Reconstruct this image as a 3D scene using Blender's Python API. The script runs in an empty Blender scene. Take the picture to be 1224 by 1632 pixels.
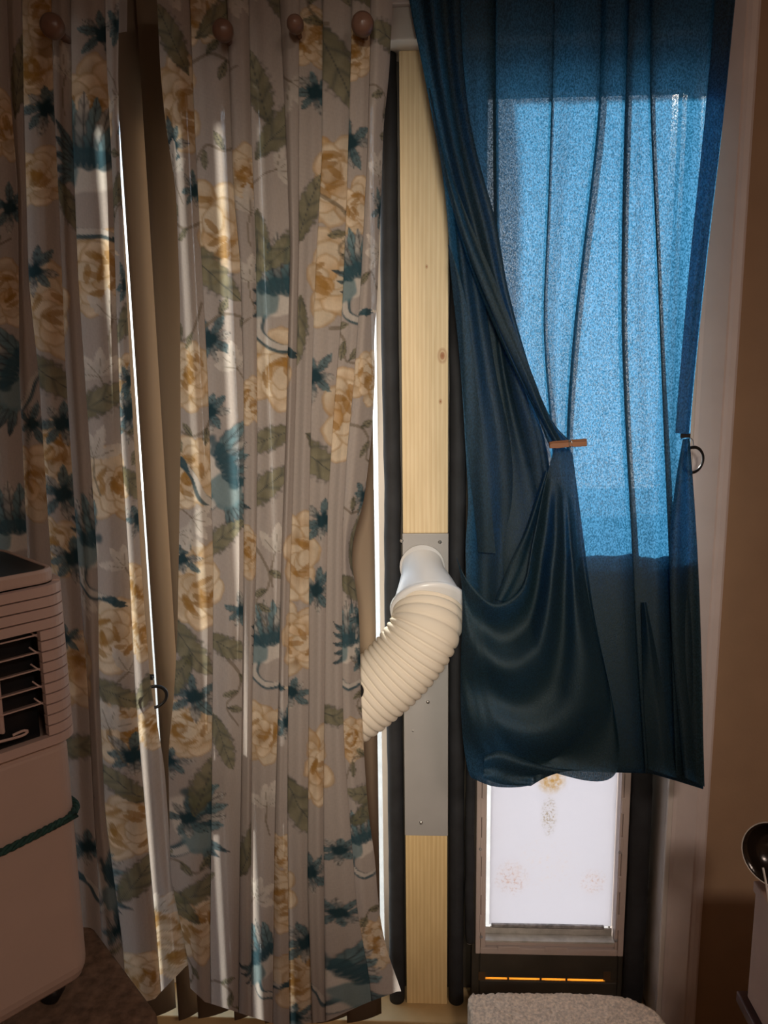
import bpy, math, random
import numpy as np
from mathutils import Vector, Matrix
random.seed(7); rng = np.random.default_rng(7)
scene = bpy.context.scene
R = math.radians

# ------------------------------------------------------------------ camera
FPX, CX, CY = 1226.0, 612.0, 816.0
CAM = Vector((0.0, -1.55, 1.45))
PITCH, YAW, ROLL = R(9.8), R(2.5), R(0.71)
fwd = Vector((-math.sin(YAW)*math.cos(PITCH), math.cos(YAW)*math.cos(PITCH), -math.sin(PITCH)))
r0 = Vector((math.cos(YAW), math.sin(YAW), 0)); u0 = r0.cross(fwd)
right = math.cos(ROLL)*r0 - math.sin(ROLL)*u0
up = math.cos(ROLL)*u0 + math.sin(ROLL)*r0
cam = bpy.data.cameras.new('camera'); camo = bpy.data.objects.new('camera', cam)
scene.collection.objects.link(camo)
m = Matrix((right, up, -fwd)).transposed().to_4x4(); m.translation = CAM
camo.matrix_world = m
cam.sensor_fit = 'VERTICAL'; cam.sensor_height = 24.0; cam.lens = 24.0*FPX/1632.0
cam.clip_start = 0.02
scene.camera = camo

# ------------------------------------------------------------------ light
world = bpy.data.worlds.new('world'); scene.world = world; world.use_nodes = True
wt = world.node_tree; bg = wt.nodes['Background']      # hazy sky: white at the horizon, pale blue overhead
_tc = wt.nodes.new('ShaderNodeTexCoord'); _sx = wt.nodes.new('ShaderNodeSeparateXYZ'); _rp = wt.nodes.new('ShaderNodeValToRGB')
wt.links.new(_tc.outputs['Generated'], _sx.inputs[0]); wt.links.new(_sx.outputs['Z'], _rp.inputs['Fac'])
_e = _rp.color_ramp.elements; _e[0].position = 0.0; _e[0].color = (1, .98, .95, 1); _e[1].position = .75; _e[1].color = (.30, .42, .58, 1)
_m = _e.new(.14); _m.color = (.92, .95, 1, 1); _m = _e.new(.28); _m.color = (.52, .62, .74, 1)
wt.links.new(_rp.outputs['Color'], bg.inputs['Color']); bg.inputs['Strength'].default_value = 3.8
sun = bpy.data.lights.new('sun', 'SUN'); sun.energy = 13.0; sun.angle = R(3.5); sun.color = (1, .95, .86)
suno = bpy.data.objects.new('sun', sun); scene.collection.objects.link(suno)
suno.rotation_euler = Vector((0.18, -0.91, -0.36)).to_track_quat('-Z', 'Y').to_euler()
fill = bpy.data.lights.new('room_fill', 'AREA'); fill.shape = 'DISK'; fill.size = 0.5
fill.energy = 26; fill.color = (1.0, .79, .66)  # warm fill added overhead behind the camera, no fixture modelled
fillo = bpy.data.objects.new('room_fill', fill); scene.collection.objects.link(fillo)
fillo.location = (0.9, -2.5, 2.4)
spot = bpy.data.lights.new('post_fill_spot', 'SPOT'); spot.energy = 165; spot.color = (1.0, .90, .76)  # spot added behind the camera to brighten the post and hose
spot.spot_size = R(46); spot.spot_blend = 1.0; spot.shadow_soft_size = 0.12
spoto = bpy.data.objects.new('post_fill_spot', spot); scene.collection.objects.link(spoto)
spoto.location = (0.0, -2.5, 1.80); spoto.scale = (.62, 1.0, 1.0)
spoto.rotation_euler = (Vector((0.0, 0, 1.15))-Vector(spoto.location)).to_track_quat('-Z', 'Y').to_euler()
vs = scene.view_settings
vs.view_transform = 'Standard'; vs.look = 'None'; vs.gamma = 1; vs.exposure = 0.0; vs.use_curve_mapping = False

# ------------------------------------------------------------------ helpers
def ray(px, py):
    return fwd + right*((px-CX)/FPX) - up*((py-CY)/FPX)
def P(px, py, Y):
    d = ray(px, py); t = (Y-CAM.y)/d.y
    return CAM + d*t
def Pz(px, py, z):
    d = ray(px, py); t = (z-CAM.z)/d.z
    return CAM + d*t
def PY(px, py, Y):                      # numpy version
    px, py, Y = np.broadcast_arrays(np.asarray(px, float), np.asarray(py, float), np.asarray(Y, float))
    a = (px-CX)/FPX; b = -(py-CY)/FPX
    d = [fwd[i] + right[i]*a + up[i]*b for i in range(3)]
    t = (Y-CAM.y)/d[1]
    return np.stack([CAM[i]+d[i]*t for i in range(3)], -1)

def obj(name, verts, faces, mat, parent=None, smooth=False):
    off = Vector(parent.matrix_world.translation) if parent else Vector((0, 0, 0))
    if parent: off = world_loc(parent)
    me = bpy.data.meshes.new(name)
    v = np.asarray([tuple(p) for p in verts] if not isinstance(verts, np.ndarray) else verts, float) - np.array(off)
    base = Vector((0, 0, 0))
    if parent is None:                  # origin at the base centre
        lo, hi = v.min(0), v.max(0)
        base = Vector(((lo[0]+hi[0])/2, (lo[1]+hi[1])/2, lo[2])); v = v - np.array(base)
    me.from_pydata(v.tolist(), [], [list(map(int, f)) for f in faces])
    me.update()
    if smooth: me.polygons.foreach_set('use_smooth', [True]*len(me.polygons))
    me.materials.append(mat)
    o = bpy.data.objects.new(name, me); scene.collection.objects.link(o)
    o.parent = parent; o.location = base
    return o
def world_loc(o):
    l = Vector(o.location)
    while o.parent: o = o.parent; l += Vector(o.location)
    return l
def tag(o, label, cat, group=None, kind=None):
    if label: o['label'] = label
    if cat: o['category'] = cat
    if group: o['group'] = group
    if kind: o['kind'] = kind
    return o
def struct(o): o['kind'] = 'structure'; return o
def thing(name, loc, label, cat, group=None):
    o = bpy.data.objects.new(name, None); scene.collection.objects.link(o); o.location = loc
    o.empty_display_size = .05
    return tag(o, label, cat, group)
BF = [(0,3,2,1),(4,5,6,7),(0,1,5,4),(1,2,6,5),(2,3,7,6),(3,0,4,7)]
def box(a, b):
    x0,y0,z0 = a; x1,y1,z1 = b
    return [(x0,y0,z0),(x1,y0,z0),(x1,y1,z0),(x0,y1,z0),(x0,y0,z1),(x1,y0,z1),(x1,y1,z1),(x0,y1,z1)], [list(f) for f in BF]
def join(parts):
    V=[]; F=[]
    for v,f in parts:
        n=len(V); V += [tuple(p) for p in v]; F += [[i+n for i in q] for q in f]
    return V,F
def bev(o, w=.003, seg=2):
    md = o.modifiers.new('bevel','BEVEL'); md.width = w; md.segments = seg; md.limit_method='ANGLE'
    return o
def bx(name, a, b, mat, parent=None, w=.003):
    a2 = [min(p,q) for p,q in zip(a,b)]; b2=[max(p,q) for p,q in zip(a,b)]
    o = obj(name, *box(a2,b2), mat, parent)
    return bev(o, w) if w else o
def tube(path, rad, n=16, cap=True):
    path = [Vector(p) for p in path]; V=[]; F=[]
    rr = rad if hasattr(rad,'__len__') else [rad]*len(path)
    t0 = (path[1]-path[0]).normalized()
    a = Vector((0,0,1)) if abs(t0.z)<.9 else Vector((1,0,0))
    nrm = t0.cross(a).normalized()
    for i,p in enumerate(path):
        t = (path[min(i+1,len(path)-1)]-path[max(i-1,0)]).normalized()
        nrm = (nrm - t*nrm.dot(t)).normalized(); bi = t.cross(nrm)
        for k in range(n):
            th = 2*math.pi*k/n
            V.append(p + (nrm*math.cos(th)+bi*math.sin(th))*rr[i])
    for i in range(len(path)-1):
        for k in range(n):
            k2=(k+1)%n; F.append([i*n+k, i*n+k2, (i+1)*n+k2, (i+1)*n+k])
    if cap:
        F.append(list(range(n))[::-1]); F.append([(len(path)-1)*n+k for k in range(n)])
    return V,F
def cr(pts, n):                         # smooth curve through points
    pts = np.asarray(pts, float); k=len(pts)
    seg = np.r_[0, np.cumsum(np.linalg.norm(np.diff(pts,axis=0),axis=1))]; s=np.linspace(0,seg[-1],n)
    out=[]
    for x in s:
        i=min(max(np.searchsorted(seg,x)-1,0),k-2); t=(x-seg[i])/(seg[i+1]-seg[i])
        p0=pts[max(i-1,0)];p1=pts[i];p2=pts[i+1];p3=pts[min(i+2,k-1)]
        out.append(.5*((2*p1)+(p2-p0)*t+(2*p0-5*p1+4*p2-p3)*t*t+(3*p1-p0-3*p2+p3)*t**3))
    return np.array(out)
def grid_faces(r, c):
    i = np.arange((r-1)*(c-1)); a=(i//(c-1))*c + i%(c-1)
    return np.stack([a, a+1, a+c+1, a+c], -1)
def prism(poly, z0, z1):
    n=len(poly); V=[(p[0],p[1],z0) for p in poly]+[(p[0],p[1],z1) for p in poly]
    F=[list(range(n))[::-1], list(range(n,2*n))]+[[i,(i+1)%n,n+(i+1)%n,n+i] for i in range(n)]
    return V,F
def lathe(prof, n=32):                  # profile of (r,z)
    V=[];F=[]
    for r,z in prof:
        for k in range(n): V.append((r*math.cos(2*math.pi*k/n), r*math.sin(2*math.pi*k/n), z))
    for i in range(len(prof)-1):
        for k in range(n): F.append([i*n+k,i*n+(k+1)%n,(i+1)*n+(k+1)%n,(i+1)*n+k])
    return V,F
def xf(v, mat): return [mat @ Vector(p) for p in v]

# ------------------------------------------------------------------ materials
def newmat(name):
    mt = bpy.data.materials.new(name); mt.use_nodes = True; nt = mt.node_tree; nt.nodes.clear()
    out = nt.nodes.new('ShaderNodeOutputMaterial'); return mt, nt, out
def N(nt, kind, **kw):
    n = nt.nodes.new(kind)
    for k,v in kw.items():
        if k in n.inputs.keys() if isinstance(k,str) else False: n.inputs[k].default_value = v
        else: setattr(n,k,v)
    return n
def L(nt,a,b): nt.links.new(a,b)
def coords(nt, scale=(1,1,1)):
    tc = N(nt,'ShaderNodeTexCoord'); mp = N(nt,'ShaderNodeMapping'); mp.inputs['Scale'].default_value = scale
    L(nt, tc.outputs['Object'], mp.inputs['Vector']); return mp.outputs['Vector']
def noise(nt, vec, scale, detail=3, rough=.5):
    n = N(nt,'ShaderNodeTexNoise'); n.inputs['Scale'].default_value=scale; n.inputs['Detail'].default_value=detail
    n.inputs['Roughness'].default_value=rough; L(nt,vec,n.inputs['Vector']); return n.outputs['Fac']
def ramp(nt, fac, stops):
    r = N(nt,'ShaderNodeValToRGB'); el = r.color_ramp.elements
    while len(el)<len(stops): el.new(.5)
    for e,(p,c) in zip(el,stops): e.position=p; e.color=(*c,1) if len(c)==3 else c
    L(nt,fac,r.inputs['Fac']); return r.outputs['Color']
def g(v): return (v,v,v)
def bump(nt, h, strength, dist=.002):
    b = N(nt,'ShaderNodeBump'); b.inputs['Strength'].default_value=strength; b.inputs['Distance'].default_value=dist
    L(nt,h,b.inputs['Height']); return b.outputs['Normal']
def plain(name, col, rough=.5, metal=0, var=.12, scale=12, bmp=.1, bscale=300, stretch=(1,1,1), spec=.5):
    mt,nt,out = newmat(name); p = N(nt,'ShaderNodeBsdfPrincipled')
    v = coords(nt, stretch); f = noise(nt,v,scale,4)
    c = ramp(nt,f,[(.3,tuple(x*(1-var) for x in col)),(.7,tuple(min(1,x*(1+var)) for x in col))])
    L(nt,c,p.inputs['Base Color']); p.inputs['Roughness'].default_value=rough; p.inputs['Metallic'].default_value=metal
    p.inputs['Specular IOR Level'].default_value=spec
    if bmp: L(nt,bump(nt,noise(nt,v,bscale,2),bmp,.001),p.inputs['Normal'])
    L(nt,p.outputs[0],out.inputs[0]); return mt
def translucent(name, col, tcol, tfac, hole=0.0, hvar=0.0, weave=500, stretch=(1,1,1), attr=None, bmp=.3, sheen=0, speck=0):
    mt,nt,out = newmat(name)
    d = N(nt,'ShaderNodeBsdfDiffuse'); t = N(nt,'ShaderNodeBsdfTranslucent'); mx=N(nt,'ShaderNodeMixShader')
    d.inputs['Color'].default_value=(*col,1); t.inputs['Color'].default_value=(*tcol,1)
    if attr:
        a = N(nt,'ShaderNodeAttribute'); a.attribute_name=attr
        L(nt,a.outputs['Color'],d.inputs['Color']); L(nt,a.outputs['Color'],t.inputs['Color'])
    mx.inputs[0].default_value=tfac; L(nt,d.outputs[0],mx.inputs[1]); L(nt,t.outputs[0],mx.inputs[2])
    v = coords(nt, stretch); f = noise(nt,v,weave,3,.6)
    if bmp:
        nm = bump(nt,f,bmp,.002); L(nt,nm,d.inputs['Normal'])
    res = mx.outputs[0]
    if speck:
        c2=ramp(nt,noise(nt,v,430,2,.6),[(.40,tuple(x*.7 for x in tcol)),(.60,tuple(x*(1+speck*.5)+.05*speck for x in tcol))]); L(nt,c2,t.inputs['Color'])
    if sheen:
        gl=N(nt,'ShaderNodeBsdfGlossy'); gl.inputs['Roughness'].default_value=.5; gl.inputs['Color'].default_value=(.55,.66,.72,1); L(nt,nm,gl.inputs['Normal'])
        ms=N(nt,'ShaderNodeMixShader'); ms.inputs[0].default_value=sheen; L(nt,res,ms.inputs[1]); L(nt,gl.outputs[0],ms.inputs[2]); res=ms.outputs[0]
    if hole>0:
        tr = N(nt,'ShaderNodeBsdfTransparent'); m2=N(nt,'ShaderNodeMixShader')
        mr = N(nt,'ShaderNodeMapRange'); mr.inputs['From Min'].default_value=.42; mr.inputs['From Max'].default_value=.66
        mr.inputs['To Min'].default_value=max(0,hole-hvar); mr.inputs['To Max'].default_value=hole+hvar
        L(nt,f,mr.inputs['Value']); L(nt,mr.outputs[0],m2.inputs[0]); L(nt,res,m2.inputs[1]); L(nt,tr.outputs[0],m2.inputs[2]); res=m2.outputs[0]
    L(nt,res,out.inputs[0]); return mt
def glassmat(name, tint=(.95,.97,.97), refl=.06):
    mt,nt,out=newmat(name); tr=N(nt,'ShaderNodeBsdfTransparent'); gl=N(nt,'ShaderNodeBsdfGlossy'); mx=N(nt,'ShaderNodeMixShader')
    v=coords(nt); c=ramp(nt,noise(nt,v,6,2),[(.3,tuple(.97*x for x in tint)),(.7,tint)]); L(nt,c,tr.inputs['Color'])
    gl.inputs['Roughness'].default_value=.02; mx.inputs[0].default_value=refl
    L(nt,tr.outputs[0],mx.inputs[1]); L(nt,gl.outputs[0],mx.inputs[2]); L(nt,mx.outputs[0],out.inputs[0]); return mt
def woodmat(name, c1, c2, knots=()):
    mt,nt,out=newmat(name); p=N(nt,'ShaderNodeBsdfPrincipled'); p.inputs['Roughness'].default_value=.6
    v=coords(nt,(1,1,.035)); ns=noise(nt,v,30,3)
    wv=N(nt,'ShaderNodeTexWave'); wv.wave_type='BANDS'; wv.bands_direction='X'
    wv.inputs['Scale'].default_value=34; wv.inputs['Distortion'].default_value=6.0; wv.inputs['Detail'].default_value=2
    wv.inputs['Detail Scale'].default_value=.6; L(nt,v,wv.inputs['Vector'])
    c=ramp(nt,wv.outputs['Fac'],[(0,c1),(.55,c1),(.85,c2),(1,c1)])
    mx=N(nt,'ShaderNodeMixRGB'); mx.blend_type='MULTIPLY'; mx.inputs[0].default_value=.5
    L(nt,c,mx.inputs[1]); L(nt,ramp(nt,noise(nt,coords(nt,(6,6,.4)),25,3),[(.35,(.82,.78,.7)),(.65,(1,1,1))]),mx.inputs[2]); col=mx.outputs[0]
    for kx,ky,kz,kr in knots:
        tc=N(nt,'ShaderNodeTexCoord'); mp=N(nt,'ShaderNodeMapping'); mp.inputs['Location'].default_value=(-kx/kr,0,-kz/(kr*1.6)); mp.inputs['Scale'].default_value=(1/kr,0,1/(kr*1.6))
        L(nt,tc.outputs['Object'],mp.inputs['Vector']); ln=N(nt,'ShaderNodeVectorMath'); ln.operation='LENGTH'; L(nt,mp.outputs[0],ln.inputs[0])
        fac=ramp(nt,ln.outputs['Value'],[(0,g(1)),(.35,g(.8)),(.5,g(.25)),(.7,g(.5)),(1,g(0))])
        m2=N(nt,'ShaderNodeMixRGB'); L(nt,fac,m2.inputs[0]); L(nt,col,m2.inputs[1]); m2.inputs[2].default_value=(.36,.12,.03,1); col=m2.outputs[0]
    L(nt,col,p.inputs['Base Color']); L(nt,bump(nt,wv.outputs['Fac'],.08,.001),p.inputs['Normal']); L(nt,p.outputs[0],out.inputs[0]); return mt

M_wall = plain('wall_paint',(.40,.27,.17),.85,var=.05,bmp=.25,bscale=160)
M_ceil = plain('ceiling_paint',(.6,.55,.48),.9)
M_carpet = plain('carpet_brown',(.16,.095,.06),.95,var=.45,scale=60,bmp=.9,bscale=500)
M_white = plain('white_vinyl',(.72,.68,.64),.35,var=.04,bmp=.03)
M_trimwhite = plain('painted_casing',(.76,.68,.66),.5,var=.05,bmp=.06)
M_foam = plain('black_foam',(.018,.019,.022),.75,var=.3,scale=25,bmp=.3,bscale=220)
M_plate = plain('grey_plastic_plate',(.40,.385,.37),.45,var=.04,bmp=.05)
M_screw = plain('steel_screw',(.55,.53,.5),.3,.9)
M_pipe = plain('white_pipe',(.80,.79,.78),.3,var=.03,bmp=0)
M_hose = translucent('cream_hose',(.88,.79,.66),(.88,.76,.58),.18,bmp=.05)
M_slat = translucent('blind_vinyl',(.27,.20,.14),(.40,.29,.19),.06,weave=40,stretch=(3,3,.1),bmp=.05)
M_glass = glassmat('door_glass')
M_alu = plain('bronze_aluminium',(.07,.06,.045),.55,.3,var=.2,bmp=.1)
M_taupe = plain('taupe_plastic_frame',(.50,.41,.37),.5,var=.06,bmp=.1)
M_sillm = plain('aged_metal_sill',(.50,.48,.44),.45,.2,var=.2,scale=40)
M_magnet = plain('worn_magnet_strip',(.28,.27,.27),.6,var=.5,scale=70)
M_amber = translucent('amber_light_slit',(.75,.45,.12),(.95,.55,.15),.7,bmp=0)  # amber colour stands in for light shining through the bottom slit
M_step = plain('speckled_step_carpet',(.74,.61,.48),.95,var=.3,scale=170,bmp=.8,bscale=300)
M_ac = plain('beige_ac_plastic',(.50,.36,.30),.45,var=.03,bmp=.04)
M_acrib = plain('beige_ac_rib',(.52,.37,.32),.4,var=.03,bmp=.04)
M_black = plain('black_plastic',(.008,.008,.009),.4,var=.2)
M_rope = plain('dark_green_rope',(.012,.05,.04),.8,var=.5,scale=200)
M_ring = plain('black_ring',(.01,.01,.011),.35,var=.1,bmp=0)
M_peg = plain('peg_wood',(.16,.085,.06),.35,var=.15)
M_pin = plain('clothespin_wood',(.20,.075,.025),.55,var=.2,scale=60,stretch=(.2,1,1))
M_wire = plain('steel_wire',(.4,.4,.4),.3,.9)
M_bowl = plain('dark_bronze_glaze',(.02,.013,.009),.18,.2,var=.4)
M_bowlrim = plain('pale_rim',(.75,.72,.66),.3)
M_cord = plain('white_cord',(.8,.78,.75),.6)
M_box = plain('pinkish_cardboard',(.42,.28,.22),.7,var=.06)
M_stool = plain('dark_maroon_wood',(.06,.022,.018),.45,var=.3,scale=20,stretch=(.2,1,1))
M_thresh = plain('tan_threshold',(.55,.38,.18),.55,var=.15)
M_patio = plain('patio_concrete',(.28,.27,.25),.9)
M_teal = translucent('teal_crepe',(.010,.025,.030),(.018,.17,.35),.38,hole=.045,hvar=.05,weave=620,stretch=(1,1,.6),bmp=.6,sheen=.04,speck=1.0)
M_floral = translucent('floral_voile',(.5,.5,.5),(.5,.5,.5),.42,hole=.03,hvar=.025,weave=420,stretch=(1.6,1.6,.35),attr='print',bmp=.25)

# ------------------------------------------------------------------ setting
ZH = P(650,80,0).z                      # underside of the door frame head
XJ = P(1038,1500,0).x                   # inner face of right jamb
XL = -1.35
WY = -.05
X_cas0 = P(1064,1500,WY-.015).x; X_cas1 = P(1116,1500,WY-.015).x
floor = struct(bx('floor',(-2.2,-4,-.08),(2.2,.12,0),M_carpet,None,0))
struct(bx('ceiling',(-2.2,-4,2.5),(2.2,.14,2.58),M_ceil,None,0))
struct(bx('wall_left',(-2.3,-4,0),(-2.2,.14,2.5),M_wall,None,0))
struct(bx('wall_right',(2.2,-4,0),(2.3,.14,2.5),M_wall,None,0))
struct(bx('wall_front',(-2.2,-4.1,0),(2.2,-4,2.5),M_wall,None,0))
ZW = ZH+.10
wb = join([box((XJ+.02,WY,0),(2.2,.14,2.5)), box((-2.2,WY,ZW),(XJ+.02,.14,2.5)), box((-2.2,WY,0),(XL,.14,ZW))])
struct(obj('wall_back',*wb,M_wall))
struct(bx('trim_1',(XL,-.045,ZH),(XJ+.03,.14,ZH+.055),M_white))               # frame head
struct(bx('trim_2',(XL,-.055,ZH+.055),(XJ+.03,.14,ZW),M_trimwhite))
jamb = join([box((XJ,-.045,0),(XJ+.02,.14,ZH)), box((XJ-.012,.06,0),(XJ,.075,ZH))])
struct(obj('trim_3',*jamb,M_white))
# moulded casing: swept profile
prof=[(0,.0),(0,-.002),(.006,-.004),(.034,-.022),(.038,-.019),(.043,-.021),(.051,-.021),(.056,-.015),(.056,0)]
wcas = X_cas1-X_cas0
pr=[(X_cas0+a*wcas/.056, WY+b) for a,b in prof]
struct(obj('trim_4',*prism(pr,0,2.5),M_trimwhite))
struct(bx('trim_5',(X_cas0-.012,WY-.004,0),(X_cas0,.0,ZH+.1),M_white))
struct(bx('trim_6',(XL,-.05,0),(XJ,.14,.035),M_thresh))                           # threshold
struct(bx('patio',(-6,.16,-.12),(6,9,-.06),M_patio,None,0))

# sliding door on the left
X_st = P(609,900,.05).x
door = bpy.data.objects.new('door_1',None); scene.collection.objects.link(door); door.location=(-.7,.06,.035); struct(door)
bx('stile',(X_st-.006,.045,.035),(X_st+.035,.085,ZH),M_white,door)
bx('stile',(XL+.0,.045,.035),(XL+.06,.085,ZH),M_white,door)
bx('rail',(XL+.06,.045,ZH-.07),(X_st-.006,.085,ZH),M_white,door)
bx('rail',(XL+.06,.045,.035),(X_st-.006,.085,.12),M_white,door)
bx('glass_pane',(XL+.06,.062,.12),(X_st-.006,.068,ZH-.07),M_glass,door,0)

# ------------------------------------------------------------------ post and foam
XP0, XP1 = P(640,600,0).x, P(714.5,600,0).x
ZP1, ZP0 = P(675,850,0).z, P(680,1331,0).z
xm=(XP0+XP1)/2
kz = P(705,567,0); M_wood = woodmat('pine_post',(.86,.69,.43),(.74,.53,.28),
      [(kz.x-xm,0,kz.z-ZP1,.011),(P(702,640,0).x-xm,0,P(702,640,0).z-ZP1,.004),(P(680,425,0).x-xm,0,P(680,425,0).z-ZP1,.003)])
M_wood2 = woodmat('pine_post_lower',(.84,.63,.32),(.70,.46,.20))
tag(bx('wooden_post',(XP0,0,ZP1),(XP1,.04,ZH),M_wood,None,.002),'tall pale pine board with an orange knot, above the grey vent plate','post')
tag(bx('wooden_post',(XP0,0,.035),(XP1,.04,ZP0),M_wood2,None,.002),'short pale pine board below the grey vent plate','post')
vp = thing('vent_plate',((XP0+XP1)/2,-.003,ZP0),'grey vent adapter plate screwed between two pine boards','vent plate')
plt=bx('plate',(XP0-.001,-.003,ZP0),(XP1+.001,.04,ZP1),M_plate,vp,.0015)
for px,py in ((640,862),(701,864),(682,1119),(671,1311),(658,1165)):
    c=P(px,py,-.004); rr=.0034 if px!=658 else .0015
    v,f=lathe([(0,.003),(rr*.4,.003),(rr*.45,.0016),(rr,.0022),(rr*1.15,0),(rr*1.15,-.003)],14)
    obj('screw',xf(v,Matrix.Translation((c.x,-.0035,c.z))@Matrix.Rotation(R(90),4,'X')),f,M_screw,plt,True)
zglass0_=1.165
def foam(label, px0, px1, py, Y, z0, z1, depth=None, seedv=0):
    x0,x1=P(px0,py,Y).x,P(px1,py,Y).x; r=(x1-x0)/2; xc=(x0+x1)/2; n=20; rows=60; V=[];F=[]
    ry=depth or r; rg=np.random.default_rng(seedv)
    wob=np.cumsum(rg.normal(0,.0006,rows)); wob-=np.linspace(wob[0],wob[-1],rows)
    for i in range(rows):
        z=z0+(z1-z0)*i/(rows-1); s=1+rg.normal(0,.012)
        for k in range(n):
            th=2*math.pi*k/n; V.append((xc+wob[i]+r*s*math.cos(th), Y+.5*ry+ry*s*math.sin(th), z))
    for i in range(rows-1):
        for k in range(n): F.append([i*n+k,i*n+(k+1)%n,(i+1)*n+(k+1)%n,(i+1)*n+k])
    F+= [list(range(n))[::-1],[(rows-1)*n+k for k in range(n)]]
    return tag(obj('foam_strip',V,F,M_foam,None,True),label,'foam strip','black foam strips sealing the door panel gaps')
foam('black foam pipe strip left of the pine board, beside the blinds',612,638.5,900,.005,.035,ZH-.001,.018,1)
foam('black foam pipe strip between pine board and pet door panel',716,741,1300,.006,.035,ZH-.001,.018,2)
fs=foam('short black foam strip with white tip at left of the pet door frame',743,758,1400,-.005,P(748,1502,-.005).z,1.2,.012,3)
foam('wide black foam strip between pet door frame and white jamb',1003,1037,1350,.0,.035,zglass0_-.001,.016,4)
c=P(750,1503,-.005); v,f=lathe([(.001,-.006),(.006,-.005),(.0085,0),(.0085,.004)],16)
obj('tip',xf(v,Matrix.Translation((fs.location.x,fs.location.y-.001,fs.location.z))),f,M_white,fs,True)
# ------------------------------------------------------------------ pet door panel
XA, XB = P(752,1400,.02).x, P(1001,1400,.02).x
pet = thing('pet_door_panel',((XA+XB)/2,.03,.035),'bronze sliding panel with clear upper window and taupe-framed pet flap','pet door')
Y0,Y1 = .012,.045
zglass0, zglass1 = 1.165, ZH-.075
fo = [P(757,1515,Y0), P(992,1518,Y0)]        # outer bottom corners of the pet frame
fz0 = (fo[0].z+fo[1].z)/2
fx0, fx1 = fo[0].x, (fo[1].x+P(1003,1225,Y0).x)/2
ix0, ix1 = P(774,1400,Y0).x, P(982,1400,Y0).x
iz0 = P(870,1496,Y0).z; iz1=.80; fz1=iz1+.03
bx('panel_stile',(XA,Y0,.035),(ix0-.012,Y1,ZH),M_alu,pet)
bx('panel_stile',(ix1+.012,Y0,.035),(XB,Y1,zglass0),M_alu,pet)
XU=XJ-.002
bx('panel_stile',(XU-.008,Y0,zglass0),(XU,Y1,ZH),M_alu,pet)
bx('panel_rail',(ix0-.012,Y0,zglass1),(XU-.008,Y1,ZH),M_alu,pet)
bx('panel_rail',(ix0-.012,Y0,fz1-.01),(ix1+.012,Y1,zglass0),M_alu,pet)
bx('window_pane',(ix0-.012,.026,zglass0),(XU-.008,.031,zglass1),M_glass,pet,0)
zs = P(860,1562,Y0).z; sx0,sx1=P(760,1560,Y0).x,P(966,1562,Y0).x
bx('lower_panel',(ix0-.012,Y0,zs+.0035),(ix1+.012,Y0+.011,fz0+.012),M_alu,pet)
bx('bottom_rail',(ix0-.012,Y0,.035),(ix1+.012,Y0+.011,zs-.0035),M_alu,pet)
xs=[sx0]+[P(q,1561,Y0).x for q in (810,862,903)]+[sx1]
for a,b in zip(xs[:-1],xs[1:]): bx('amber_light_slit',(a+.002,Y0+.004,zs-.0035),(b-.002,Y0+.010,zs+.0035),M_amber,pet,0)  # slit of light under the panel, made as added translucent strips
for a in xs: bx('slit_divider',(a-.002,Y0+.001,zs-.0035),(a+.002,Y0+.011,zs+.0035),M_alu,pet,0)
for a,b in ((ix0-.012,xs[0]-.002),(xs[-1]+.002,ix1+.012)): bx('slit_divider',(a,Y0+.001,zs-.0035),(b,Y0+.011,zs+.0035),M_alu,pet,0)
for q in (768,967):
    cq=P(q,1556,Y0); bx('corner_tape',(cq.x-.008,Y0-.001,cq.z-.010),(cq.x+.008,Y0,cq.z+.012),plain('brown_tape',(.10,.055,.025),.6),pet,0)
# interlocking frame
YF=Y0-.012
frm=obj('pet_door_frame',*join([box((fx0,YF,fz0),(fx0+.011,Y0+.01,fz1)),box((fx1-.013,YF,fz0),(fx1,Y0+.01,fz1)),
     box((fx0+.011,YF,fz0),(fx1-.013,Y0+.01,fz0+.016)),box((fx0+.011,YF,fz1-.016),(fx1-.013,Y0+.01,fz1))]),M_taupe,pet); bev(frm,.002)
inn=obj('inner_frame',*join([box((fx0+.0118,YF+.001,fz0+.0168),(ix0,Y1,fz1-.0168)),box((ix1,YF+.001,fz0+.0168),(fx1-.0138,Y1,fz1-.0168)),
     box((ix0,YF+.003,iz0-.012),(ix1,Y1,iz0-.004)),box((ix0,YF+.001,iz1),(ix1,Y1,fz1-.0168))]),M_taupe,pet); bev(inn,.001)
zt=fz0+.055
while zt<fz1-.05:
    bx('tab',(fx0+.009,YF-.0018,zt),(fx0+.0155,YF+.002,zt+.045),M_taupe,frm,.0008)
    bx('tab',(fx1-.018,YF-.0018,zt+.012),(fx1-.011,YF+.002,zt+.05),M_taupe,frm,.0008); zt+=.094
xt=fx0+.05
for k in range(2): bx('tab',(xt,YF-.0018,fz0+.012),(xt+.05,YF+.002,fz0+.021),M_taupe,frm,.0008); xt+=.105
for px,py in ((766,1353),(988,1358),(767,1493),(982,1499)):
    c=P(px,py,YF); v,f=lathe([(0,.0008),(.0012,.0008),(.0016,.0022),(.0030,.0022),(.0036,0)],14)
    obj('screw',xf(v,Matrix.Translation((c.x,YF,c.z))@Matrix.Rotation(R(90),4,'X')),f,M_magnet,frm,True)
bx('sill',(ix0,YF+.002,iz0-.004),(ix1,Y1,iz0+.001),M_sillm,pet,.001)
zsl=P(870,1487,Y0).z
bx('sill_lip',(ix0+.001,Y0+.012,iz0+.001),(ix1-.001,Y0+.016,zsl+.004),M_sillm,pet,.001)
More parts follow.
